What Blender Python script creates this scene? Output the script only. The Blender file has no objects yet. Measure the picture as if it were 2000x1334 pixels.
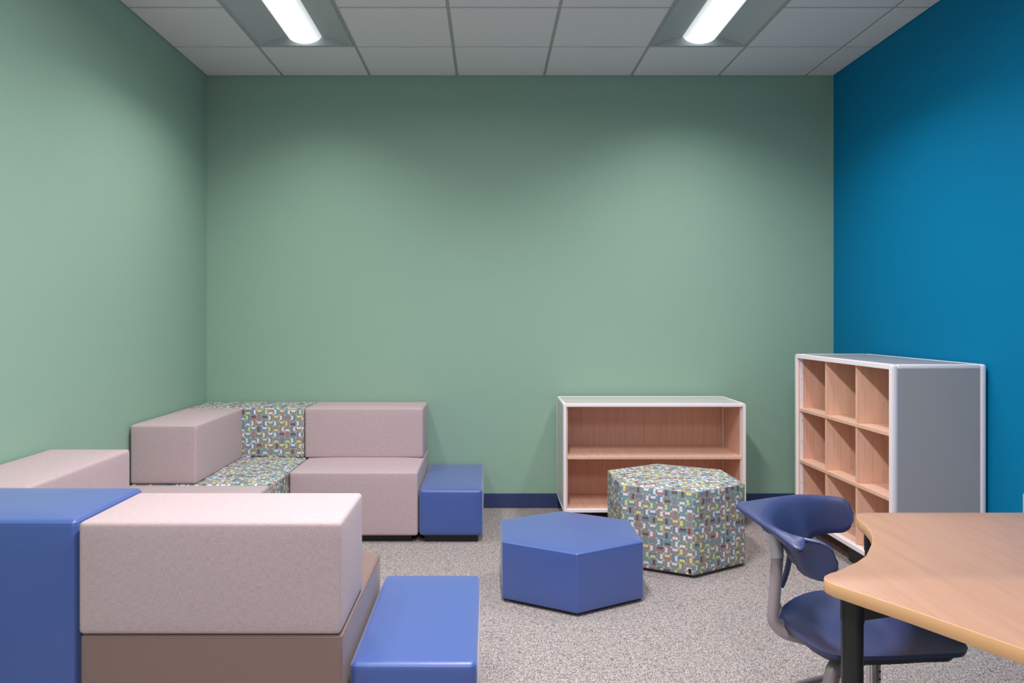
import bpy, bmesh, math, random
from mathutils import Vector, Matrix
from mathutils.geometry import tessellate_polygon
random.seed(7)
scene = bpy.context.scene
C = scene.collection
PI = math.pi

# ------------------------------------------------------------ camera, world, exposure
CAMH = 1.331
cam_d = bpy.data.cameras.new('camera'); cam = bpy.data.objects.new('camera', cam_d); C.objects.link(cam)
cam.location = (0, 0, CAMH); cam.rotation_euler = (PI/2, 0, 0)
cam_d.sensor_width = 36; cam_d.lens = 27.0; cam_d.shift_x = 0.0225; cam_d.shift_y = -0.0235
cam_d.clip_start = 0.05; cam_d.clip_end = 50
scene.camera = cam
w = bpy.data.worlds.new('world'); scene.world = w; w.use_nodes = True
w.node_tree.nodes['Background'].inputs[0].default_value = (0.6, 0.65, 0.7, 1)
w.node_tree.nodes['Background'].inputs[1].default_value = 0.1
scene.view_settings.view_transform = 'Standard'
scene.view_settings.look = 'None'
scene.view_settings.exposure = 0.12
scene.view_settings.gamma = 1
scene.view_settings.use_curve_mapping = False
LENS_W = 1.5           # radiance of the fluorescent lenses
# fixtures: (grid column, rows from the back wall, lamp watts, lamp spread in degrees)
FIXTURES = [(1, 0, 12, 125), (5, 0, 17, 130), (3, 3, 76, 172), (1, 5, 12, 140), (5, 5, 4, 145), (3, 8, 64, 176)]

XL, XR, YB, YF, ZC = -1.971, 2.408, 5.367, -2.9, 3.02

# ------------------------------------------------------------ colour + node helpers
def lin(c):
    return tuple(((x/255)/12.92 if x/255 <= .04045 else ((x/255+.055)/1.055)**2.4) for x in c) + (1.0,)

class NT:
    def __init__(s, name, rough=.5, spec=.5, coat=0):
        s.m = bpy.data.materials.new(name); s.m.use_nodes = True
        s.t = s.m.node_tree; s.n = s.t.nodes; s.b = s.n['Principled BSDF']
        s.b.inputs['Roughness'].default_value = rough
        s.b.inputs['Specular IOR Level'].default_value = spec
        if coat: s.b.inputs['Coat Weight'].default_value = coat
    def set(s, inp, v):
        if isinstance(v, bpy.types.NodeSocket): s.t.links.new(v, inp)
        else: inp.default_value = v
    def math(s, op, a, b=0.0, c=0.0, clamp=False):
        n = s.n.new('ShaderNodeMath'); n.operation = op; n.use_clamp = clamp
        s.set(n.inputs[0], a); s.set(n.inputs[1], b)
        if op in ('MULTIPLY_ADD', 'SMOOTH_MIN', 'COMPARE'): s.set(n.inputs[2], c)
        return n.outputs[0]
    def mix(s, f, a, b):
        n = s.n.new('ShaderNodeMix'); n.data_type = 'RGBA'
        s.set(n.inputs['Factor'], f); s.set(n.inputs[6], a); s.set(n.inputs[7], b)
        return n.outputs[2]
    def uv(s, scale=(1, 1, 1), rot=0, obj=False):
        t = s.n.new('ShaderNodeTexCoord'); mp = s.n.new('ShaderNodeMapping')
        s.t.links.new(t.outputs['Object' if obj else 'UV'], mp.inputs[0])
        mp.inputs['Scale'].default_value = scale; mp.inputs['Rotation'].default_value = (0, 0, rot)
        return mp.outputs[0]
    def noise(s, vec, scale=1.0, detail=2, rough=.5, col=False):
        n = s.n.new('ShaderNodeTexNoise'); s.t.links.new(vec, n.inputs['Vector'])
        n.inputs['Scale'].default_value = scale; n.inputs['Detail'].default_value = detail; n.inputs['Roughness'].default_value = rough
        return n.outputs[1 if col else 0]
    def ramp(s, f, stops, interp='LINEAR'):
        n = s.n.new('ShaderNodeValToRGB'); n.color_ramp.interpolation = interp
        e = n.color_ramp.elements
        while len(e) < len(stops): e.new(.5)
        for k, (p, c) in enumerate(stops): e[k].position = p; e[k].color = c
        s.set(n.inputs[0], f); return n.outputs[0]
    def bump(s, h, dist=.001, strength=1):
        n = s.n.new('ShaderNodeBump'); n.inputs['Distance'].default_value = dist; n.inputs['Strength'].default_value = strength
        s.set(n.inputs['Height'], h); s.t.links.new(n.outputs[0], s.b.inputs['Normal'])
    def col(s, c): s.set(s.b.inputs['Base Color'], c)

def flat(name, rgb, rough=.5, spec=.5, metal=0, coat=0, var=.03):
    t = NT(name, rough, spec, coat); t.col(lin(rgb)); t.b.inputs['Metallic'].default_value = metal
    # faint procedural unevenness of the gloss so that no surface is perfectly uniform
    nz = t.noise(t.uv(obj=True), 9, 3); t.set(t.b.inputs['Roughness'], t.math('MULTIPLY_ADD', nz, var, rough-var/2, clamp=True))
    return t.m

def paint(name, rgb, var=.03, rough=.62, spec=.3):
    t = NT(name, rough, spec)
    v = t.uv(obj=True)
    n = t.noise(v, .9, 2)
    c = lin(rgb); c2 = tuple(x*(1-var*2) for x in c[:3]) + (1,)
    t.col(t.mix(n, c, c2))
    t.bump(t.noise(v, 95, 3), .0011, .55)
    return t.m

def leather(name, rgb, rough=.38, sheen=.1, spec=.5):
    t = NT(name, rough, .5)
    v = t.uv(obj=True)
    t.col(lin(rgb)); t.b.inputs['Sheen Weight'].default_value = sheen; t.b.inputs['Specular IOR Level'].default_value = spec
    t.bump(t.math('ADD', t.noise(v, 420, 2), t.math('MULTIPLY', t.noise(v, 14, 2), 1.5)), .0006, .35)
    return t.m

def linen(name, rgb):
    t = NT(name, .9, .15)
    a = t.noise(t.uv((46, 620, 1)), 1, 3, .6); b = t.noise(t.uv((620, 60, 1)), 1, 3, .6)
    f = t.math('ADD', t.math('MULTIPLY', a, .5), t.math('MULTIPLY', b, .5))
    c = lin(rgb)
    k = lambda q: tuple(min(1, x*q) for x in c[:3]) + (1,)
    base = t.ramp(f, [(.38, k(.82)), (.5, k(1)), (.62, k(1.13))])
    slub = t.ramp(t.noise(t.uv((16, 300, 1)), 1, 1), [(.70, (0, 0, 0, 1)), (.76, (1, 1, 1, 1))])
    t.col(t.mix(t.math('MULTIPLY', slub, .42), base, k(1.5)))
    t.bump(f, .0006, .5)
    t.b.inputs['Sheen Weight'].default_value = .08
    return t.m

def wood(name, rgb, dark=.86, rot=0, sc=1, rough=.42):
    t = NT(name, rough, .4)
    v = t.uv((46*sc, 2.2*sc, 46*sc), rot); v2 = t.uv((150*sc, 5*sc, 1), rot)
    f = t.math('ADD', t.math('MULTIPLY', t.noise(v, 1, 4, .6), .65), t.math('MULTIPLY', t.noise(v2, 1, 3), .35))
    c = lin(rgb); k = lambda q, g=1: (c[0]*q, c[1]*q*g, c[2]*q*g*g, 1)
    t.col(t.ramp(f, [(.34, k(dark, .96)), (.5, k(1)), (.66, k(1.06, 1.01))]))
    return t.m

def geo_fabric(name):
    t = NT(name, .8, .2)
    P = 1/.0368
    v = t.uv((P, P, 1))
    sp = t.n.new('ShaderNodeSeparateXYZ'); t.t.links.new(v, sp.inputs[0])
    u, w_ = sp.outputs[0], sp.outputs[1]
    iu, iw = t.math('FLOOR', u), t.math('FLOOR', w_)
    fu, fw = t.math('SUBTRACT', t.math('FRACT', u), .5), t.math('SUBTRACT', t.math('FRACT', w_), .5)
    par = t.math('FRACT', t.math('MULTIPLY', t.math('ADD', t.math('ADD', iu, iw), 200.25), .5))  # .125 or .625
    isA = t.math('LESS_THAN', par, .5)
    comb = t.n.new('ShaderNodeCombineXYZ'); t.set(comb.inputs[0], iu); t.set(comb.inputs[1], iw)
    wn = t.n.new('ShaderNodeTexWhiteNoise'); wn.noise_dimensions = '2D'; t.t.links.new(comb.outputs[0], wn.inputs['Vector'])
    s3 = t.n.new('ShaderNodeSeparateColor'); t.t.links.new(wn.outputs['Color'], s3.inputs[0])
    r1, r2, r3 = s3.outputs
    # orientation alternates with the chequer, so neighbours link like chain
    par2 = isA
    tt = t.math('ADD', t.math('MULTIPLY', fu, par2), t.math('MULTIPLY', fw, t.math('SUBTRACT', 1, par2)))
    ss = t.math('ADD', t.math('MULTIPLY', fw, par2), t.math('MULTIPLY', fu, t.math('SUBTRACT', 1, par2)))
    flip = t.math('SUBTRACT', t.math('MULTIPLY', t.math('GREATER_THAN', r3, .5), 2), 1)
    tt = t.math('MULTIPLY', tt, flip)
    teal, taupe, blue = lin((120, 154, 160)), lin((150, 140, 134)), lin((112, 136, 160))
    white, yellow, maroon, mauve = lin((232, 226, 232)), lin((220, 218, 136)), lin((118, 84, 86)), lin((166, 134, 134))
    c1 = t.ramp(r1, [(0, teal), (.36, mauve), (.54, taupe), (.82, blue)], 'CONSTANT')
    c2 = t.ramp(r2, [(0, white), (.44, yellow), (.72, maroon), (.88, mauve)], 'CONSTANT')
    in_rect = t.math('MULTIPLY', t.math('LESS_THAN', t.math('ABSOLUTE', ss), .36), t.math('GREATER_THAN', tt, 0))
    colr = t.mix(in_rect, c1, c2)
    at, as_ = t.math('ABSOLUTE', tt), t.math('ABSOLUTE', ss)
    dO = t.math('SQRT', t.math('ADD', t.math('MULTIPLY', fu, fu), t.math('MULTIPLY', fw, fw)))
    om = t.math('SUBTRACT', 1, at)
    dT = t.math('SQRT', t.math('ADD', t.math('MULTIPLY', om, om), t.math('MULTIPLY', ss, ss)))
    # outside every circle: pale corner; the circles ahead and behind lap over this one
    colr = t.mix(t.math('MULTIPLY', t.math('GREATER_THAN', dO, .6), t.math('MULTIPLY_ADD', t.math('GREATER_THAN', r2, .45), -.55, .9)), colr, lin((222, 224, 220)))
    lens_c = t.ramp(r3, [(0, lin((138, 150, 148))), (.5, lin((152, 148, 142)))], 'CONSTANT')
    colr = t.mix(t.math('LESS_THAN', dT, .66), colr, lens_c)
    ring = t.math('LESS_THAN', t.math('ABSOLUTE', t.math('SUBTRACT', dT, .67)), .025)
    colr = t.mix(t.math('MULTIPLY', ring, .4), colr, lin((214, 218, 208)))
    t.col(colr)
    t.bump(t.noise(t.uv((900, 900, 1)), 1, 1), .0003, .3)
    return t.m

def carpet_mat():
    t = NT('carpet', .95, .1)
    v = t.uv(obj=True)
    a = t.noise(v, 195, 3, .72)
    b = t.noise(v, 70, 2, .6)
    f = t.math('ADD', t.math('MULTIPLY', a, .8), t.math('MULTIPLY', b, .2))
    base = t.ramp(f, [(.38, lin((34, 36, 46))), (.44, lin((112, 106, 110))), (.50, lin((168, 157, 153))), (.58, lin((212, 200, 195)))])
    # bluish and sandy yarns
    hue = t.noise(v, 30, 4, .7, col=True)
    sc = t.n.new('ShaderNodeSeparateColor'); t.t.links.new(hue, sc.inputs[0])
    f1 = t.math('MULTIPLY', t.math('GREATER_THAN', sc.outputs[0], .56), .45)
    f2 = t.math('MULTIPLY', t.math('GREATER_THAN', sc.outputs[1], .57), .4)
    m = t.n.new('ShaderNodeMix'); m.data_type = 'RGBA'; m.blend_type = 'MULTIPLY'
    t.set(m.inputs['Factor'], f1); t.set(m.inputs[6], base); t.set(m.inputs[7], lin((196, 210, 232)))
    m2 = t.n.new('ShaderNodeMix'); m2.data_type = 'RGBA'; m2.blend_type = 'MULTIPLY'
    t.set(m2.inputs['Factor'], f2); t.set(m2.inputs[6], m.outputs[2]); t.set(m2.inputs[7], lin((238, 218, 204)))
    t.col(m2.outputs[2])
    t.bump(a, .004, .6)
    return t.m

def emit_mat():
    t = NT('lens_glow', .5)
    t.col((.9, .9, .9, 1))
    # the tube runs along the middle of the lens, so it shines strongest there
    v = t.uv(); sp = t.n.new('ShaderNodeSeparateXYZ'); t.t.links.new(v, sp.inputs[0])
    x = t.math('ABSOLUTE', sp.outputs[0])
    k = t.ramp(t.math('DIVIDE', x, .11), [(0, (1, 1, 1, 1)), (.45, (.85, .85, .85, 1)), (1, (.22, .22, .22, 1))])
    t.set(t.b.inputs['Emission Color'], (.93, 1.0, .99, 1))
    t.set(t.b.inputs['Emission Strength'], t.math('MULTIPLY', k, LENS_W))
    return t.m

M = dict(
    green=paint('sage_green_paint', (151, 183, 163)),
    blue=paint('deep_blue_paint', (0, 124, 172), spec=.12),
    back=paint('rear_wall_paint', (232, 230, 226)),
    navy=flat('navy_rubber', (48, 60, 104), .5),
    tile=flat('ceiling_tile_white', (228, 224, 225), .9, .1),
    grid=flat('ceiling_grid_metal', (172, 172, 170), .5),
    housing=flat('reflector_white', (176, 180, 182), .5),
    carpet=carpet_mat(),
    pink=linen('pink_linen', (191, 170, 173)),
    bl=leather('blue_vinyl', (58, 87, 160), .40, .35, .75),
    brown=leather('brown_vinyl', (136, 109, 104)),
    geo=geo_fabric('circle_print_fabric'),
    black=flat('black_plastic', (22, 22, 24), .45),
    blackm=flat('black_metal', (30, 29, 30), .35),
    white=flat('white_metal', (246, 236, 241), .4),
    panel=flat('pale_grey_laminate', (212, 205, 200), .35),
    gpanel=flat('grey_laminate', (168, 163, 164), .3),
    birch=wood('birch_panel', (230, 182, 160)),
    shelfw=wood('birch_shelf', (236, 192, 168)),
    maple=wood('maple_top', (178, 138, 116), .93, rot=math.radians(62), sc=.6, rough=.33),
    mapleedge=flat('maple_edge', (218, 168, 122), .4),
    shell=flat('navy_polypropylene', (54, 63, 106), .4),
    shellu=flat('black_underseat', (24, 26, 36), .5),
    tube=flat('taupe_painted_steel', (168, 154, 158), .35, .5, .25),
    collar=flat('silver_collar', (208, 204, 208), .35, .5, .3),
    chrome=flat('chrome', (205, 203, 205), .12, .5, 1),
    lens=emit_mat(),
    dark=flat('dark_hole', (14, 14, 16), .8),
)

# ------------------------------------------------------------ mesh helpers
def set_uv(me):
    if not me.uv_layers: me.uv_layers.new(name='uv')
    L = me.uv_layers[0].data
    for p in me.polygons:
        n = p.normal
        if abs(n.z) > .6:
            for li in p.loop_indices:
                c = me.vertices[me.loops[li].vertex_index].co; L[li].uv = (c.x, c.y)
        else:
            tx, ty = -n.y, n.x; l = math.hypot(tx, ty) or 1; tx /= l; ty /= l
            for li in p.loop_indices:
                c = me.vertices[me.loops[li].vertex_index].co; L[li].uv = (c.x*tx+c.y*ty, c.z)

def obj(name, bm, mat, parent=None, smooth=False, uv=True, loc=None):
    bmesh.ops.recalc_face_normals(bm, faces=bm.faces)
    me = bpy.data.meshes.new(name); bm.to_mesh(me); bm.free()
    for m in (mat if isinstance(mat, (list, tuple)) else [mat]): me.materials.append(m)
    if uv: set_uv(me)
    if smooth:
        for p in me.polygons: p.use_smooth = True
        try: me.set_sharp_from_angle(angle=math.radians(smooth if smooth is not True else 45))
        except Exception: pass
    o = bpy.data.objects.new(name, me); C.objects.link(o)
    if parent: o.parent = parent
    if loc: o.location = loc
    return o

def thing(name, label, cat, loc=(0, 0, 0), rotz=0, group=None):
    o = bpy.data.objects.new(name, None); C.objects.link(o)
    o.location = loc; o.rotation_euler = (0, 0, rotz); o.empty_display_size = .1
    o['label'] = label; o['category'] = cat
    if group: o['group'] = group
    return o

def box(bm, x0, x1, y0, y1, z0, z1, bev=0, seg=2, mi=0):
    r = bmesh.ops.create_cube(bm, size=1)
    vs = r['verts']
    for v in vs:
        v.co = Vector(((x0+x1)/2+v.co.x*(x1-x0), (y0+y1)/2+v.co.y*(y1-y0), (z0+z1)/2+v.co.z*(z1-z0)))
    fs = set(f for v in vs for f in v.link_faces)
    for f in fs: f.material_index = mi
    if bev:
        es = list(set(e for v in vs for e in v.link_edges))
        bmesh.ops.bevel(bm, geom=es, offset=bev, segments=seg, affect='EDGES', profile=.5)
    return bm

def boxes(*args):
    bm = bmesh.new()
    for a in args: box(bm, *a)
    return bm

def tube(bm, pts, r, n=12, closed=False, cap=True):
    pts = [Vector(p) for p in pts]; N = len(pts); rings = []
    rr = r if isinstance(r, (list, tuple)) else [r]*N
    prev = None
    for i, p in enumerate(pts):
        if closed: t = (pts[(i+1) % N]-pts[i-1])
        else: t = pts[min(i+1, N-1)]-pts[max(i-1, 0)]
        t.normalize()
        if prev is None:
            a = Vector((0, 0, 1)) if abs(t.z) < .9 else Vector((1, 0, 0))
            u = t.cross(a).normalized()
        else:
            u = (prev - t*prev.dot(t)).normalized()
        prev = u; vv = t.cross(u)
        rings.append([bm.verts.new(p+(u*math.cos(2*PI*k/n)+vv*math.sin(2*PI*k/n))*rr[i]) for k in range(n)])
    M_ = N if closed else N-1
    for i in range(M_):
        a, b = rings[i], rings[(i+1) % N]
        for k in range(n): bm.faces.new((a[k], a[(k+1) % n], b[(k+1) % n], b[k]))
    if cap and not closed:
        bm.faces.new(rings[0]); bm.faces.new(rings[-1][::-1])
    return bm

def smooth_path(pts, it=2):
    """rounds the corners of a polyline (Chaikin), ends kept"""
    pts = [Vector(p) for p in pts]
    for _ in range(it):
        q = [pts[0]]
        for a, b in zip(pts, pts[1:]): q += [a*.75+b*.25, a*.25+b*.75]
        q.append(pts[-1]); pts = q
    return pts

def inset_poly(P, d):
    n = len(P); out = []
    for i in range(n):
        a, b, c = Vector(P[i-1]), Vector(P[i]), Vector(P[(i+1) % n])
        e1 = (b-a).normalized(); e2 = (c-b).normalized()
        n1 = Vector((-e1.y, e1.x)); n2 = Vector((-e2.y, e2.x))     # inward for ccw
        out.append(b+(n1+n2)*(d/(1+n1.dot(n2))))
    return out

def outline(P, d, rc, seg=5, per=7, puff=0):
    """ccw polygon P inset by d with corners rounded to max(rc-d, small); edges sampled and bowed by puff"""
    n = len(P); r = max(rc-d, .0006)
    Ci = inset_poly(P, d+r); pts = []
    for i in range(n):
        a, b, c = Vector(P[i-1]), Vector(P[i]), Vector(P[(i+1) % n])
        e1 = (b-a).normalized(); e2 = (c-b).normalized()
        a1 = math.atan2(-e1.x, e1.y); a2 = math.atan2(-e2.x, e2.y)
        # outward normals (e.y,-e.x)
        a1 = math.atan2(-e1.x, e1.y); a2 = math.atan2(-e2.x, e2.y)
        while a2 < a1: a2 += 2*PI
        arc = [Ci[i]+Vector((math.cos(a1+(a2-a1)*k/seg), math.sin(a1+(a2-a1)*k/seg)))*r for k in range(seg+1)]
        pts += arc
        nx = Ci[(i+1) % n]; on = Vector((math.cos(a2), math.sin(a2)))
        s0 = arc[-1]; s1 = nx+on*r
        for k in range(1, per):
            f = k/per
            pts.append(s0.lerp(s1, f)+on*(puff*(1-(2*f-1)**2)))
    return pts

def soft_prism(P, z0, z1, r=.012, rc=.012, puff=.004, dome=.006):
    """upholstered block: footprint P, soft edges, slightly bowed sides and crowned top"""
    bm = bmesh.new(); rings = []
    def add(d, z, pf): rings.append([bm.verts.new((p.x, p.y, z)) for p in outline(P, d, rc, puff=pf)])
    ns = 5
    for k in range(ns+1):
        a = PI/2*k/ns; add(r*(1-math.sin(a)), z0+r*(1-math.cos(a)), 0)
    for k in range(1, 9):
        v = k/9; add(0, z0+r+(z1-z0-2*r)*v, puff*(1-(2*v-1)**2))
    for k in range(ns+1):
        a = PI/2*k/ns; add(r*(1-math.cos(a)), z1-r+r*math.sin(a), 0)
    for a, b in zip(rings, rings[1:]):
        n = len(a)
        for k in range(n): bm.faces.new((a[k], a[(k+1) % n], b[(k+1) % n], b[k]))
    bm.faces.new(rings[0][::-1])
    cx = sum(v.co.x for v in rings[-1])/len(rings[-1]); cy = sum(v.co.y for v in rings[-1])/len(rings[-1])
    last = rings[-1]; base = [v.co.copy() for v in last]; n = len(last)
    for k in range(1, 9):
        s = 1-k/8.5
        cur = [bm.verts.new((cx+(p.x-cx)*s, cy+(p.y-cy)*s, z1+dome*(1-s**4))) for p in base]
        for j in range(n): bm.faces.new((last[j], last[(j+1) % n], cur[(j+1) % n], cur[j]))
        last = cur
    c = bm.verts.new((cx, cy, z1+dome))
    for j in range(n): bm.faces.new((last[j], last[(j+1) % n], c))
    return bm

def rect(x0, x1, y0, y1): return [(x0, y0), (x1, y0), (x1, y1), (x0, y1)]

def piping(P, z, r, rc, rad=.0022, d=.002, puff=0):
    bm = bmesh.new()
    return tube(bm, [(p.x, p.y, z) for p in outline(P, d, rc, puff=puff)], rad, 6, closed=True)

def block(name, P, z0, z1, mat, parent, seam=None, r=.014, rc=.014, puff=.003, dome=.006):
    o = obj(name, soft_prism(P, z0, z1, r, rc, puff, dome), mat, parent, smooth=50)
    if seam:
        s = obj('piping', piping(P, z1-r*.55, r, rc, seam, r*.2), mat, o, smooth=True)
    return o

def struct(name, bm, mat, **k):
    o = obj(name, bm, mat, **k); o['kind'] = 'structure'; return o

# ------------------------------------------------------------ the room shell
T = .12
struct('floor', boxes((XL-T, XR+T, YF-T, YB+T, -.1, 0)), M['carpet'])
struct('wall_left', boxes((XL-T, XL, YF-T, YB+T, 0, ZC+.2)), M['green'])
struct('wall_back', boxes((XL, XR, YB, YB+T, 0, ZC+.2)), M['green'])
struct('wall_right', boxes((XR, XR+T, YF-T, YB+T, 0, ZC+.2)), M['blue'])
struct('wall_front', boxes((XL, XR, YF-T, YF, 0, ZC+.2)), M['back'])
def baseboard(name, x0, x1, y0, y1):
    bm = boxes((x0, x1, y0, y1, 0, .102, .002, 1))
    struct(name, bm, M['navy'])
baseboard('baseboard_back', XL, XR, YB-.006, YB)
baseboard('baseboard_left', XL, XL+.006, YF, YB-.006)
baseboard('baseboard_right', XR-.006, XR, YF, YB-.006)

# ceiling: exposed T-grid with tegular tiles hanging a little below it
TS = .6096
GX = [-1.442+TS*k for k in range(-1, 8)]; GY = [4.80-TS*k for k in range(-1, 14)]
fix_cells = set()
FIX = []
for ci, k, watts, spread in FIXTURES:
    y1 = 4.80-TS*k
    FIX.append((GX[ci], GX[ci]+TS, y1-2*TS, y1))
    fix_cells |= {(ci, k), (ci, k+1)}
cb = bmesh.new()
for gx in GX:
    if XL < gx < XR: box(cb, gx-.012, gx+.012, YF, YB, ZC+.007, ZC+.03, 0, 1, 1)
for gy in GY:
    if not YF < gy < YB: continue
    for i in range(len(GX)-1):
        k = round((4.80-gy)/TS)
        if (i, k) in fix_cells and (i, k-1) in fix_cells: continue
        box(cb, max(XL, GX[i]+.012), min(XR, GX[i+1]-.012), gy-.012, gy+.012, ZC+.0072, ZC+.03, 0, 1, 1)
# wall angle
for a in ((XL, XL+.018, YF, YB), (XR-.018, XR, YF, YB), (XL, XR, YB-.018, YB), (XL, XR, YF, YF+.018)):
    box(cb, *a, ZC+.004, ZC+.0069, 0, 1, 1)
for i in range(len(GX)-1):
    for k in range(-1, 13):
        if (i, k) in fix_cells: continue
        x0, x1 = max(GX[i]+.009, XL+.004), min(GX[i+1]-.009, XR-.004)
        y0, y1 = max(4.80-TS*(k+1)+.009, YF+.004), min(4.80-TS*k-.009, YB-.004)
        if x1-x0 > .05 and y1-y0 > .05: box(cb, x0, x1, y0, y1, ZC, ZC+.025, .004, 2, 0)
box(cb, XL-T, XR+T, YF-T, YB+T, ZC+.16, ZC+.2, 0, 1, 0)
struct('ceiling', cb, [M['tile'], M['grid']])

# ------------------------------------------------------------ recessed light fixtures
fx_names = ['recessed fluorescent ceiling light above the left end of the back wall',
    'recessed fluorescent ceiling light nearer the blue wall',
    'recessed ceiling light over the middle of the carpet, above the picture',
    'recessed ceiling light over the foreground sofa, above the picture',
    'recessed ceiling light over the maple table, above the picture',
    'recessed ceiling light straight above the viewer, outside the picture']
def fixture(x0, x1, y0, y1, label, watts, spread):
    cx = (x0+x1)/2; cy = (y0+y1)/2
    t = thing('ceiling_light', label, 'light', (cx, cy, ZC), group='recessed ceiling lights')
    hw, hl = (x1-x0)/2-.012, (y1-y0)/2-.012
    # reflector: curved profile from the rim up to the lens channel
    prof = []
    for k in range(11):
        f = k/10; prof.append((-hw+.012+(hw-.012-.105)*f, .004+.043*math.sin(f*PI/2)**.9))
    mid = [(-.105, .075), (.105, .075)]
    full = prof+mid+[(-x, z) for x, z in prof[::-1]]
    bm = bmesh.new()
    a = [bm.verts.new((x, -hl+.012, z)) for x, z in full]; b = [bm.verts.new((x, hl-.012, z)) for x, z in full]
    for k in range(len(full)-1): bm.faces.new((a[k], a[k+1], b[k+1], b[k]))
    obj('reflector', bm, M['housing'], t, smooth=30)
    bm = boxes((-hw, hw, -hl, -hl+.012, .001, .09), (-hw, hw, hl-.012, hl, .001, .09), (-hw, -hw+.012, -hl+.012, hl-.012, .001, .09),
               (hw-.012, hw, -hl+.012, hl-.012, .001, .09), (-hw, hw, -hl, hl, .088, .1))
    obj('housing', bm, M['housing'], t)
    # bulging lens
    bm = bmesh.new(); R0 = []
    L = hl-.045
    for y in (-L, L):
        R0.append([bm.verts.new((.104*math.sin(PI/2*s/8), y, .048-.047*math.cos(PI/2*s/8)**1.15)) for s in range(-8, 9)])
    for k in range(16): bm.faces.new((R0[0][k], R0[0][k+1], R0[1][k+1], R0[1][k]))
    for r in R0: bm.faces.new(r)
    o = obj('lens', bm, M['lens'], t, smooth=60, uv=False)
    me = o.data; uvl = me.uv_layers.new(name='uv').data
    for lp in me.loops:
        c = me.vertices[lp.vertex_index].co; uvl[lp.index].uv = (c.x, c.y)
    ld = bpy.data.lights.new('fluorescent_lamp', 'AREA'); ld.shape = 'RECTANGLE'; ld.size = .19; ld.size_y = 2*L
    ld.energy = watts; ld.color = (1.0, .968, .972); ld.spread = math.radians(spread)
    lo = bpy.data.objects.new('lamp', ld); C.objects.link(lo); lo.parent = t; lo.location = (0, 0, -.001)
for i, f in enumerate(FIX): fixture(*f, fx_names[i], FIXTURES[i][2], FIXTURES[i][3])

# ------------------------------------------------------------ modular soft seating
ZS, ZT = .4185, .744      # seat height and back height
X0, X1 = -1.962, -1.19    # the column of pieces along the left wall
def plinth(P, parent, top=.045, ins=.04):
    P = [tuple(p) for p in inset_poly(P, ins)]
    bm = bmesh.new()
    lo = [bm.verts.new((x, y, 0)) for x, y in P]; hi = [bm.verts.new((x, y, top)) for x, y in P]
    n = len(P); bm.faces.new(lo[::-1]); bm.faces.new(hi)
    for k in range(n): bm.faces.new((lo[k], lo[(k+1) % n], hi[(k+1) % n], hi[k]))
    return obj('plinth', bm, M['black'], parent)

def sofa(name, label, cat, origin, seat, backs, seat_mat, seam_seat=.0012, group=None, z0=.042):
    t = thing(name, label, cat, origin, group=group)
    ox, oy = origin[0], origin[1]
    mv = lambda R: rect(R[0]-ox, R[1]-ox, R[2]-oy, R[3]-oy)
    plinth(mv(seat), t)
    block('seat_base', mv(seat), z0, ZS, seat_mat, t, seam_seat)
    for R, m, sm, lb in backs:
        o = block('backrest', mv(R), ZS+.002, ZT, m, t, sm)
        if lb: o['label'] = lb
    return t

# right-hand pink sofa unit on the back wall
sofa('sofa_unit', 'pink fabric modular sofa unit against the back green wall beside the low blue bench', 'sofa',
     (-.80, 4.94, 0), (-1.178, -.421, 4.53, 5.34), [((-1.194, -.426, 4.976, 5.345), M['pink'], .0012, None)], M['pink'])
# patterned corner unit
sofa('corner_sofa_unit', 'corner sofa unit with circle-print seat in the far left corner of the room', 'sofa',
     (-1.58, 4.77, 0), (X0, -1.186, 4.185, 5.34),
     [((X0, -1.20, 4.978, 5.345), M['geo'], None, 'backrest in multicoloured circle-print fabric'),
      ((X0+.004, -1.596, 4.187, 4.972), M['pink'], .0012, 'pink fabric side backrest')], M['geo'], None)
# seat without back
sofa('backless_sofa_unit', 'pink fabric seat without a backrest on the green left wall, nearly hidden', 'sofa',
     (-1.58, 3.80, 0), (X0, X1-.004, 3.425, 4.178), [], M['pink'])
# pink unit with its back on the left wall
sofa('sofa_unit', 'pink fabric sofa unit along the green left wall, behind the tall blue block', 'sofa',
     (-1.58, 3.03, 0), (X0, X1-.004, 2.66, 3.418), [((X0+.004, -1.598, 2.66, 3.425), M['pink'], .0012, None)], M['pink'])
# tall blue corner block
t = thing('corner_block', 'tall blue vinyl block at the near left edge beside the pink backrest', 'sofa', (-1.58, 2.43, 0))
Pb = rect(X0+1.58, X1+1.58, 2.212-2.43, 2.645-2.43)
plinth(Pb, t); block('cushion', Pb, .042, .747, M['bl'], t, .0032, r=.02, rc=.016, puff=.004, dome=.01)
# foreground unit: pink back, brown base
sofa('sofa_unit', 'foreground sofa unit with pink backrest on a brown vinyl base, seen from behind', 'sofa',
     (-.80, 2.59, 0), (-1.176, -.4215, 2.205, 2.985), [((-1.178, -.424, 2.2, 2.578), M['pink'], .0014, 'pink fabric backrest')], M['brown'], .003)
# low blue benches
bench_h = .314
def bench(x0, x1, y0, y1, label):
    cx, cy = (x0+x1)/2, (y0+y1)/2
    t = thing('low_bench', label, 'bench', (cx, cy, 0), group='low blue vinyl benches at the sofa ends')
    P = rect(x0-cx, x1-cx, y0-cy, y1-cy)
    plinth(P, t, .044, .03)
    block('cushion', P, .042, bench_h, M['bl'], t, .0028, r=.02, rc=.022, puff=.003, dome=.007)
bench(-.413, -.037, 4.53, 5.34, 'low blue vinyl bench beside the pink sofa at the back wall')
bench(-.411, -.034, 2.255, 3.04, 'low blue vinyl bench in the foreground beside the brown sofa base')

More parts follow.
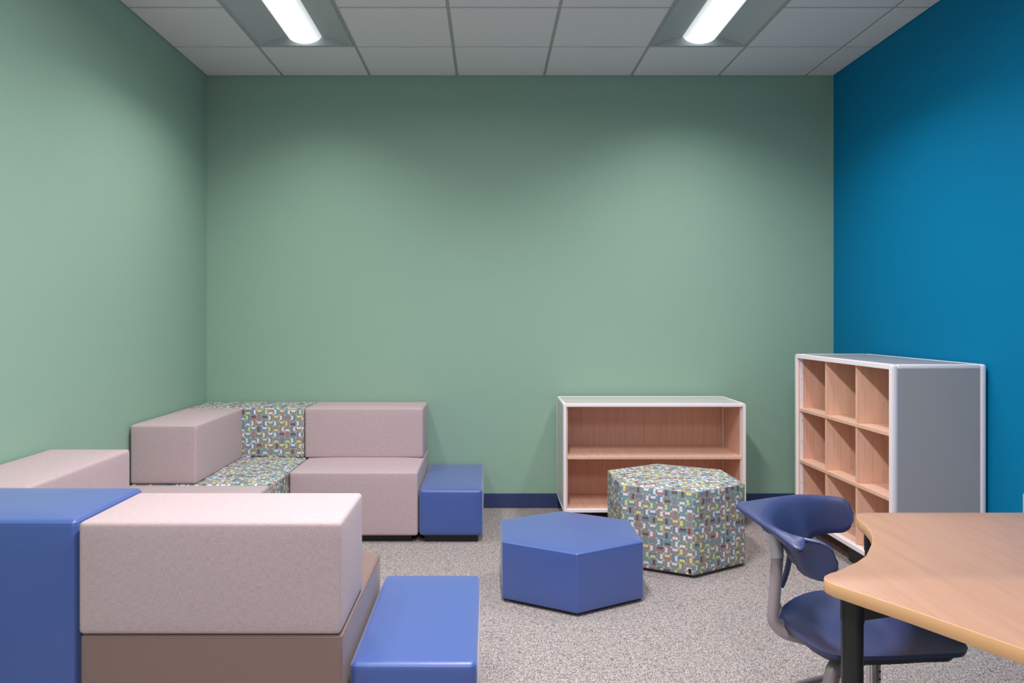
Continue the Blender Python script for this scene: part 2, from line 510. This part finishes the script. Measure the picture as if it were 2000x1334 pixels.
# ------------------------------------------------------------ hexagonal ottomans
def hexp(R, rot=0): return [(R*math.cos(PI/6+PI/3*k+rot), R*math.sin(PI/6+PI/3*k+rot)) for k in range(6)]
t = thing('hexagonal_ottoman', 'low blue vinyl hexagonal ottoman in the middle of the carpet', 'ottoman', (.392, 3.787, 0))
P = hexp(.383)
block('cushion', P, .014, .283, M['bl'], t, .0026, r=.012, rc=.018, puff=.003, dome=.008)
for k in range(6):
    a = PI/6+PI/3*k
    b = bmesh.new(); bmesh.ops.create_cone(b, cap_ends=True, segments=16, radius1=.024, radius2=.024, depth=.015, matrix=Matrix.Translation((.30*math.cos(a), .30*math.sin(a), .0075)))
    obj('foot', b, M['black'], t)
b = boxes((-.3295-.003, -.3295+.002, -.17, -.155, .04, .062)); o = obj('side_tag', b, M['black'], t)
t = thing('hexagonal_ottoman', 'taller hexagonal ottoman in circle-print fabric, in front of the low bookcase', 'ottoman', (1.03, 4.29, 0), math.radians(1.8))
P = hexp(.386)
block('cushion', P, .014, .443, M['geo'], t, None, r=.012, rc=.016, puff=.003, dome=.01)
pp = obj('piping', piping(P, .438, .012, .016, .0022, .003), M['geo'], t, smooth=True)
for k in range(6):
    a = PI/6+PI/3*k
    b = bmesh.new(); bmesh.ops.create_cone(b, cap_ends=True, segments=16, radius1=.024, radius2=.024, depth=.015, matrix=Matrix.Translation((.30*math.cos(a), .30*math.sin(a), .0075)))
    obj('foot', b, M['black'], t)
bm = boxes((-.002, .0022, -.0065, .0065, .028, .05)); o = obj('side_tag', bm, M['black'], t)
o.location = (-.018, -.3755, 0); o.rotation_euler = (0, 0, math.radians(60))

# ------------------------------------------------------------ shelving
def frame_loop(w_, h, d, th, r, ri=.004):
    """rounded rectangular tube: outer w_ x h in local x,z, depth along y (0 = opening)"""
    bm = bmesh.new()
    def loop(W0, H0, W1, H1, rad, y):
        P = [(W0, H0), (W1, H0), (W1, H1), (W0, H1)]
        return [bm.verts.new((p.x, y, p.y)) for p in outline(P, 0, rad, seg=4, per=1)]
    sets = []
    bv = .004
    specs = [(bv*.7, 0), (0, bv), (0, d-bv), (bv*.7, d)]
    outs = [loop(i, i, w_-i, h-i, r, y) for i, y in specs]
    ins = [loop(th-i, th-i, w_-th+i, h-th+i, ri, y) for i, y in ((bv*.5, 0), (0, bv), (0, d))]
    def bridge(a, b):
        n = len(a)
        for k in range(n): bm.faces.new((a[k], a[(k+1) % n], b[(k+1) % n], b[k]))
    for a, b in zip(outs, outs[1:]): bridge(a, b)
    for a, b in zip(ins, ins[1:]): bridge(a, b)
    bridge(outs[0], ins[0]); bridge(outs[-1], ins[-1])
    return bm

def caster(parent, x, y, top):
    bm = bmesh.new()
    r = .03
    for dx in (-.014, .014):
        bmesh.ops.create_cone(bm, cap_ends=True, segments=20, radius1=r, radius2=r, depth=.018, matrix=Matrix.Translation((x+dx, y, r)) @ Matrix.Rotation(PI/2, 4, 'Y'))
    box(bm, x-.026, x+.026, y-.012, y+.034, r*1.1, r*2.2, .006)
    box(bm, x-.01, x+.01, y-.002, y+.024, r*1.8, top)
    box(bm, x-.026, x+.026, y-.018, y+.038, top-.006, top)
    c = obj('caster', bm, M['black'], parent, smooth=40)
    return c

def shelf_unit(name, label, W, H, D, z0, rows, cols, loc, rotz, side_mat, top_mat, rim=.022, holes=True):
    """opening faces local -y; x runs 0..W"""
    t = thing(name, label, 'bookcase', loc, rotz)
    HH = H-z0
    # white metal edge frame front and rear, laminate panels between
    fr = obj('edge_frame', frame_loop(W, HH, .03, rim, .014), M['white'], t, smooth=40); fr.location = (0, 0, z0)
    fr = obj('edge_frame', frame_loop(W, HH, .028, rim, .014), M['white'], t, smooth=40); fr.location = (0, D-.028, z0)
    a = .0015
    obj('top_panel', boxes((a+.022, W-a-.022, .03, D-.028, H-.02, H-.0015, .0006, 1)), top_mat, t)
    obj('bottom_panel', boxes((a+.022, W-a-.022, .03, D-.028, z0+.002, z0+rim)), M['shelfw'], t)
    for sx in (0, 1):
        x0 = a if sx == 0 else W-.02
        obj('side_panel', boxes((x0, x0+.0185, .03, D-.028, z0+.022, H-.022, .0006, 1)), side_mat, t)
        # corner rails of the frame along top and bottom of the ends
        for z in (z0, H-.0225):
            xx0 = 0 if sx == 0 else W-.0225
            obj('frame_rail', boxes((xx0, xx0+.0225, .029, D-.027, z, z+.0225, .006, 3)), M['white'], t, smooth=40)
    # wooden lining
    ix0, ix1, iz0, iz1 = rim+.001, W-rim-.001, z0+rim+.001, H-rim-.001
    obj('back_panel', boxes((ix0, ix1, D-.045, D-.03, iz0, iz1)), M['birch'], t)
    for x in (ix0, ix1-.004): obj('side_lining', boxes((x, x+.004, .012, D-.045, iz0, iz1)), M['birch'], t)
    # perforated standards
    for x, s in ((ix0+.004, 1), (ix1-.004, -1)):
        xs = sorted((x, x+s*.003))
        for y0, y1 in ((.018, .038), (D-.085, D-.06)):
            bm = boxes((xs[0], xs[1], y0, y1, iz0, iz1))
            o = obj('perforated_strip', bm, M['white'], t)
            zz = iz0+.05; first = None
            while zz < iz1 and not (y0 < .1 and s < 0 and cols > 1):
                if first is None:
                    xx = sorted((x+s*.003, x+s*.0035))
                    hb = bmesh.new(); box(hb, xx[0], xx[1], (y0+y1)/2-.002, (y0+y1)/2+.002, -.002, .002)
                    h_ = first = obj('hole', hb, M['dark'], o)
                else:
                    h_ = first.copy(); C.objects.link(h_)
                h_.location = (0, 0, zz); zz += .128
    for k in range(1, rows):
        z = iz0+(iz1-iz0)*k/rows
        bm = bmesh.new(); box(bm, ix0+.004, ix1-.004, .014, D-.046, z-.0095, z+.0095, .0012, 1)
        obj('shelf', bm, M['shelfw'], t)
    for k in range(1, cols):
        x = ix0+(ix1-ix0)*k/cols
        for r in range(rows):
            za = iz0+(iz1-iz0)*r/rows+(.0095 if r else 0); zb = iz0+(iz1-iz0)*(r+1)/rows-(.0095 if r < rows-1 else 0)
            obj('divider', boxes((x-.007, x+.007, .018, D-.046, za, zb, .001, 1)), M['shelfw'], t)
    if cols > 1: obj('centre_foot', boxes((.57, .76, .05, .12, 0, z0, .004, 1)), M['black'], t)
    for x in (.06, W-.06):
        for y in (.07, D-.08): caster(t, x, y, z0)
    return t

shelf_unit('bookcase', 'low white-framed two-shelf bookcase standing against the green back wall', 1.155, .7865, .475, .098, 2, 1,
           (.4695, 4.848, 0), 0, M['panel'], M['panel'], rim=.021)
# tall cubby unit, opening towards the room's left; its local x runs away from the camera
# rotated -90deg: local x -> -Y ; local y -> +X. origin at far left corner
shelf_unit('cubby_bookcase', 'tall white-framed bookcase with nine birch cubbies against the blue wall', 1.09, 1.105, .462, .105, 3, 3,
           (1.901, 4.773, 0), math.radians(-90+1.6), M['gpanel'], M['gpanel'], rim=.026)

# ------------------------------------------------------------ table
TH = .69
notch = [(1.2023, 2.5076), (1.1866, 2.4783), (1.1752, 2.4458), (1.1692, 2.4241), (1.1621, 2.3742), (1.1443, 2.3080), (1.1193, 2.2408), (1.0944, 2.1920), (1.0629, 2.1421), (1.0152, 2.0672),
         (0.9653, 2.0137), (0.9328, 1.9870), (0.8888, 1.9463), (0.8547, 1.9252), (0.8330, 1.9056), (0.8227, 1.8872), (0.8216, 1.8677), (0.8280, 1.8454)]
near = [(0.8677, 1.7787), (0.9238, 1.6866), (0.9721, 1.5972), (1.0336, 1.4837), (1.1063, 1.3503), (1.1659, 1.2473), (1.1931, 1.2202), (1.2364, 1.2093), (1.3015, 1.2202)]
# the far side is straight, the unseen right side mirrors the left one
pts = notch+near
top_poly = pts+[(1.8438, 1.2202), (1.9089, 1.2093), (1.9523, 1.2256), (1.9848, 1.2581), (2.1150, 1.4859), (2.2234, 1.6866), (2.3102, 1.8330), (2.3265, 1.8655), (2.3210, 1.8926), (2.2885, 1.9197),
                (2.1692, 2.0174), (2.0824, 2.1258), (2.0174, 2.2560), (1.9848, 2.3753), (1.9740, 2.4512), (1.9523, 2.4946), (1.9252, 2.5184), (1.8872, 2.5228), (1.2364, 2.5228), (1.2148, 2.5184)]
def slab(P, z0, z1, bev):
    bm = bmesh.new(); n = len(P)
    tri = tessellate_polygon([[Vector((x, y, 0)) for x, y in P]])
    def ins(d):
        out = []
        for i in range(n):
            a, b, c = Vector(P[i-1]), Vector(P[i]), Vector(P[(i+1) % n])
            tdir = (c-a).normalized(); nr = Vector((-tdir.y, tdir.x)); out.append(b+nr*d)
        return out
    rings = []
    for d, z in ((bev, z0), (bev*.3, z0+bev*.3), (0, z0+bev), (0, z1-bev), (bev*.3, z1-bev*.3), (bev, z1)):
        rings.append([bm.verts.new((p.x, p.y, z)) for p in ins(d)])
    for a, b in zip(rings, rings[1:]):
        for k in range(n): bm.faces.new((a[k], a[(k+1) % n], b[(k+1) % n], b[k]))
    side = list(bm.faces)
    for f in side: f.material_index = 1
    for tr in tri:
        bm.faces.new([rings[-1][i] for i in tr]).material_index = 0
        bm.faces.new([rings[0][i] for i in tr]).material_index = 1
    return bm
tb = thing('activity_table', 'light maple table with scalloped left side and black legs in the right foreground', 'table', (0, 0, 0))
Pccw = top_poly
o = obj('tabletop', slab(Pccw, TH-.0315, TH, .0017), [M['maple'], M['mapleedge']], tb, smooth=30)
def table_leg(x, y, tx, ty):
    a = math.atan2(ty-y, tx-x)
    bm = bmesh.new(); tube(bm, [(x, y, .262), (x, y, TH-.095)], .0255, 28)
    lg = obj('leg', bm, M['blackm'], tb, smooth=40)
    # bracket: sleeve and a rail running inward under the top
    bm = bmesh.new(); tube(bm, [(0, 0, TH-.104), (0, 0, TH-.0316)], .0277, 28)
    ln = math.hypot(tx-x, ty-y)
    vs = []
    for s in (-1, 1):
        vs.append([bm.verts.new(p) for p in ((0, s*.020, TH-.1012), (.205, s*.015, TH-.071), (ln, s*.015, TH-.067), (ln, s*.015, TH-.0317), (0, s*.020, TH-.0317))])
    bm.faces.new(vs[0]); bm.faces.new(vs[1][::-1])
    for k in range(5): bm.faces.new((vs[0][k], vs[1][k], vs[1][(k+1) % 5], vs[0][(k+1) % 5]))
    o = obj('support_rail', bm, M['blackm'], tb, smooth=40); o.location = (x, y, 0); o.rotation_euler = (0, 0, a)
    bm = bmesh.new(); tube(bm, [(x, y, .022), (x, y, .268)], .022, 24)
    ins = obj('adjustable_insert', bm, M['chrome'], lg, smooth=40); ins['label'] = 'chrome height-adjustable leg insert'
    first = None; d = Vector((.5, -.87, 0))
    for k in range(10):
        if first is None:
            bm = bmesh.new()
            bmesh.ops.create_cone(bm, cap_ends=True, segments=12, radius1=.0035, radius2=.0035, depth=.003,
                matrix=Vector((0, 0, 1)).rotation_difference(d).to_matrix().to_4x4())
            h_ = first = obj('hole', bm, M['dark'], ins)
        else:
            h_ = first.copy(); C.objects.link(h_)
        h_.location = (x+d.x*.0218, y+d.y*.0218, .04+.024*k)
    bm = bmesh.new(); bmesh.ops.create_cone(bm, cap_ends=True, segments=24, radius1=.028, radius2=.022, depth=.024, matrix=Matrix.Translation((x, y, .012)))
    obj('foot', bm, M['black'], lg, smooth=40)
for x, y in ((0.8954, 1.8926), (1.2283, 2.4534), (1.2473, 1.2744), (1.8872, 1.2744), (2.2451, 1.8655), (1.9197, 2.4534)):
    table_leg(x, y, 1.573, 1.866)

# ------------------------------------------------------------ chair
CH_YAW = math.radians(-22)
ch = thing('school_chair', 'navy plastic chair with wraparound arm-height back, tucked in at the maple table', 'chair', (1.06, 2.17, 0), CH_YAW)
def lerp_tab(tab, x):
    if x <= tab[0][0]: return tab[0][1]
    for (a, va), (b, vb) in zip(tab, tab[1:]):
        if x <= b:
            f = (x-a)/(b-a); f = f*f*(3-2*f)*.5+f*.5
            return va+(vb-va)*f
    return tab[-1][1]
# seat outline half widths along d
def seat_w(d):
    if d <= -.08:
        r = min(1, (-.08-d)/.145); return .252*max(0, 1-r**1.75)**.72
    f = min(1, (d+.08)/.33)
    return (.252-.165*f**1.3)*max(0, 1-max(0, (f-.88)/.12)**2.5)**.5
def seat_z(d, p, wmax):
    q = p/max(wmax, .05)
    z = .452
    z += .014*q*q - .012*math.exp(-((d+.05)/.12)**2)*(1-q*q)
    z -= .008*max(0, (d-.12)/.13)**2
    return z
bm = bmesh.new(); NR, NCc = 44, 24
def seat_shell(bm, off, shrink, closed_to=None):
    rows = []
    for i in range(NR+1):
        f = i/NR; d = -.225+.475*(.5-.5*math.cos(PI*f))
        wv = seat_w(d); rows.append([bm.verts.new(((d-.0)*shrink, (wv*(2*j/NCc-1))*shrink, seat_z(d, wv*(2*j/NCc-1), wv)+off)) for j in range(NCc+1)])
    fs = []
    for i in range(NR):
        for j in range(NCc):
            try: fs.append(bm.faces.new((rows[i][j], rows[i][j+1], rows[i+1][j+1], rows[i+1][j])))
            except ValueError: pass
    rim = rows[0][::-1] and ([r[0] for r in rows] + [r[-1] for r in rows[::-1]])
    return rows, rim
rt, rimt = seat_shell(bm, 0, 1.0); rb, rimb = seat_shell(bm, -.013, .985)
for k in range(len(rimt)):
    k2 = (k+1) % len(rimt)
    try: bm.faces.new((rimt[k], rimt[k2], rimb[k2], rimb[k]))
    except ValueError: pass
bmesh.ops.remove_doubles(bm, verts=bm.verts, dist=.0004)
obj('seat', bm, M['shell'], ch, smooth=60)
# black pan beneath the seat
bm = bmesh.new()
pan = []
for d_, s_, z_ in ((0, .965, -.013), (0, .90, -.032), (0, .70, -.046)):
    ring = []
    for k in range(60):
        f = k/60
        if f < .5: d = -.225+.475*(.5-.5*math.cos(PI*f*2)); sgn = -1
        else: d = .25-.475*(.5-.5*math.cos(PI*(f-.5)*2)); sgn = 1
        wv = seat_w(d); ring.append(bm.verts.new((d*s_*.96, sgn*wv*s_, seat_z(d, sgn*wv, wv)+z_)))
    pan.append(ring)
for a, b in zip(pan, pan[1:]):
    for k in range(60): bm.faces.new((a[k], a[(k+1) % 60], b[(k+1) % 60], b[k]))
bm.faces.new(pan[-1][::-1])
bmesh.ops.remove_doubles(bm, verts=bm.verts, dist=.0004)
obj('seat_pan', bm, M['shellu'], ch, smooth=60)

# wraparound back: inner wall curve, flat ledge, rounded wing ends
B = [  # s, inner(d,p), outer ledge (d,p), (inner top z, outer top z, bottom z)
    (0.00, (-.255, 0), (-.345, 0), (.768, .768, .632)),
    (0.10, (-.251, .04), (-.330, .032), (.768, .768, .634)),
    (0.24, (-.236, .095), (-.287, .092), (.768, .767, .640)),
    (0.38, (-.213, .142), (-.242, .152), (.768, .765, .644)),
    (0.50, (-.186, .176), (-.196, .208), (.768, .762, .646)),
    (0.60, (0, 0), (-.151, .259), (.767, .753, .647)),
    (0.64, (0, 0), (-.134, .274), (.767, .750, .647)),
    (0.69, (0, 0), (-.112, .270), (.766, .751, .648)),
    (0.77, (0, 0), (-.092, .240), (.766, .760, .648)),
    (0.90, (0, 0), (-.082, .236), (.763, .761, .650)),
    (0.95, (0, 0), (-.062, .236), (.759, .757, .653)),
    (0.985, (0, 0), (-.046, .236), (.744, .742, .666)),
    (1.00, (0, 0), (-.037, .234), (.716, .714, .690))]
def cat(tab, s):
    """Catmull-Rom over table of tuples"""
    n = len(tab)
    i = 0
    while i < n-2 and tab[i+1][0] < s: i += 1
    s0, s1 = tab[i][0], tab[i+1][0]; f = (s-s0)/(s1-s0)
    g = lambda k: tab[max(0, min(n-1, k))][1:]
    def flatt(r): return [r[0][0], r[0][1], r[1][0], r[1][1], *r[2]]
    def mir(r): q = flatt(r); q[1] = -q[1]; q[3] = -q[3]; return q
    p0 = mir(tab[1][1:]) if i == 0 else flatt(g(i-1))
    p1, p2, p3 = flatt(g(i)), flatt(g(i+1)), flatt(g(i+2))
    return [.5*((2*b)+(-a+c)*f+(2*a-5*b+4*c-d)*f*f+(-a+3*b-3*c+d)*f**3) for a, b, c, d in zip(p0, p1, p2, p3)]
bm = bmesh.new(); secs = []
NB = 90
def bprof(i):
    q = abs(i)/NB; q = 1-(1-q)**1.3 if q else 0
    v = cat(B, min(q, 1.0)); sg = 1 if i >= 0 else -1
    ph = q*PI/2
    return -.038-.217*max(0, math.cos(ph))**.8, .2265*math.sin(ph)**.8*sg, v[2], v[3]*sg, v[4], v[5], v[6], q
for i in range(-NB, NB+1):
    di, pi_, do, po, zt, zo, zb, q = bprof(i)
    fl = max(0, min(1, (q-.66)/.20)); fl = fl*fl*(3-2*fl)
    a0, a1 = bprof(max(-NB, i-2)), bprof(min(NB, i+2))
    tg = Vector((a1[0]-a0[0], a1[1]-a0[1])).normalized(); nw = Vector((-tg.y, tg.x))      # outward from the sitter
    I = Vector((di, pi_)); O = Vector((do, po)).lerp(I+nw*.0105, fl); L = (O-I).length
    h = zt-zb; lt = min(.007+.012*(1-fl), h*.25); k_ = min(1, h/.09)
    e = max(0, min(1, (q-.40)/.60)); e = 1-e*e*(3-2*e)
    lean = .072*e+.006
    def wall(off, z):
        hz = max(0, min(1, (z-zb)/max(h, .001)))
        p = I+nw*(off-lean*(1-hz)**.65); return (p.x, p.y, z)
    def ledge(f, dz, z0_=None):
        p = I.lerp(O, f); return (p.x, p.y, zt+(zo-zt)*f+dz)
    thk = .009
    fu = min(.9, (thk+.004)/L)
    sec = [wall(0, zt-.024*k_), wall(.001, zt-.012*k_), wall(.004, zt-.004*k_), ledge(min(.45, .012/L), -.0006), ledge(.5, 0), ledge(max(.55, 1-.005/L), 0), ledge(1, -.003),
           ledge(1, -min(.006, lt*.6)), ledge(max(.6, 1-.012/L), -lt)]
    sec += [ledge(fu+(max(.6, 1-.012/L)-fu)*.4, -lt-.003), wall(thk, min(zt-lt-.008, zt-.020*k_-.004)), wall(thk, zt-.045*k_),
            wall(thk, zb+.02*k_), wall(thk*.8, zb+.003*k_), wall(thk*.4, zb), wall(.0006, zb+.004*k_), wall(0, zb+.02*k_), wall(0, zb+h*.5)]
    secs.append([bm.verts.new(p) for p in sec])
m = len(secs[0])
for a, b in zip(secs, secs[1:]):
    for k in range(m): bm.faces.new((a[k], a[(k+1) % m], b[(k+1) % m], b[k]))
bm.faces.new(secs[0][::-1]); bm.faces.new(secs[-1])
bk = obj('backrest', bm, M['shell'], ch, smooth=60)
bk.rotation_euler = (math.radians(2.8), 0, math.radians(-8)); bk.location = (-.002, .034, -.004)
# spine tail between the uprights
bm = bmesh.new(); rows = []
for k in range(9):
    f = k/8; z = .665-.12*f; wv = .05*(1-f*.6); xx = -.192-.024*f*f
    rows.append([bm.verts.new((xx+dx, wv*c, z)) for dx, c in ((-.006, -1), (-.010, 0), (-.006, 1), (.004, 1), (.006, 0), (.004, -1))])
for a, b in zip(rows, rows[1:]):
    for k in range(6): bm.faces.new((a[k], a[(k+1) % 6], b[(k+1) % 6], b[k]))
bm.faces.new(rows[0]); bm.faces.new(rows[-1][::-1])
obj('spine', bm, M['shell'], ch, smooth=60)
for s in (-1, 1):
    path = smooth_path([(-.258, s*.056, .722), (-.236, s*.058, .700), (-.228, s*.060, .645), (-.233, s*.065, .57), (-.238, s*.067, .50), (-.241, s*.068, .462), (-.215, s*.062, .430), (-.16, s*.052, .418), (-.02, s*.052, .408)], 3)
    bm = bmesh.new(); tube(bm, path, .0165, 16); obj('upright', bm, M['tube'], ch, smooth=60)
    bm = bmesh.new(); tube(bm, smooth_path([(-.258, s*.056, .724), (-.236, s*.058, .700), (-.2283, s*.0602, .645)], 2), .0185, 16); obj('collar', bm, M['collar'], ch, smooth=40)
    rd = -.088 if s < 0 else -.03
    for dx, dy, fx, fy in ((rd, .185, rd-.075, .24), (-.045, .15, .12, .22)):
        mid_ = (dx+(fx-dx)*.1, s*(dy+(fy-dy)*.1), .37) if dx < -.046 or (dx == rd) else (-.03, s*.16, .20)
        bm = bmesh.new(); tube(bm, smooth_path([(dx+.03, s*dy*.75, .408), (dx, s*dy, .41), mid_, (fx, s*fy, .014)], 3), .0165, 16)
        lg = obj('leg', bm, M['tube'], ch, smooth=60)
        bm = bmesh.new(); bmesh.ops.create_cone(bm, cap_ends=True, segments=20, radius1=.022, radius2=.019, depth=.02, matrix=Matrix.Translation((fx, s*fy, .01)))
        obj('glide', bm, M['black'], lg, smooth=40)
bm = bmesh.new()
tube(bm, smooth_path([(-.06, .205, .22), (-.15, .12, .222), (-.235, 0, .225), (-.22, -.12, .24), (-.13, -.21, .25)], 3), .011, 14)
obj('stretcher', bm, M['tube'], ch, smooth=60)

# ------------------------------------------------------------ wall outlet
t = thing('wall_outlet', 'small wall socket plate on the blue wall at the right edge of the picture', 'outlet', (XR, 3.42, .48))
obj('cover_plate', boxes((-.006, 0, -.036, .036, -.058, .058, .002, 2)), M['panel'], t)
for z in (-.022, .022): obj('receptacle', boxes((-.0075, -.0055, -.017, .017, z-.014, z+.014, .003, 2)), M['black'], t)
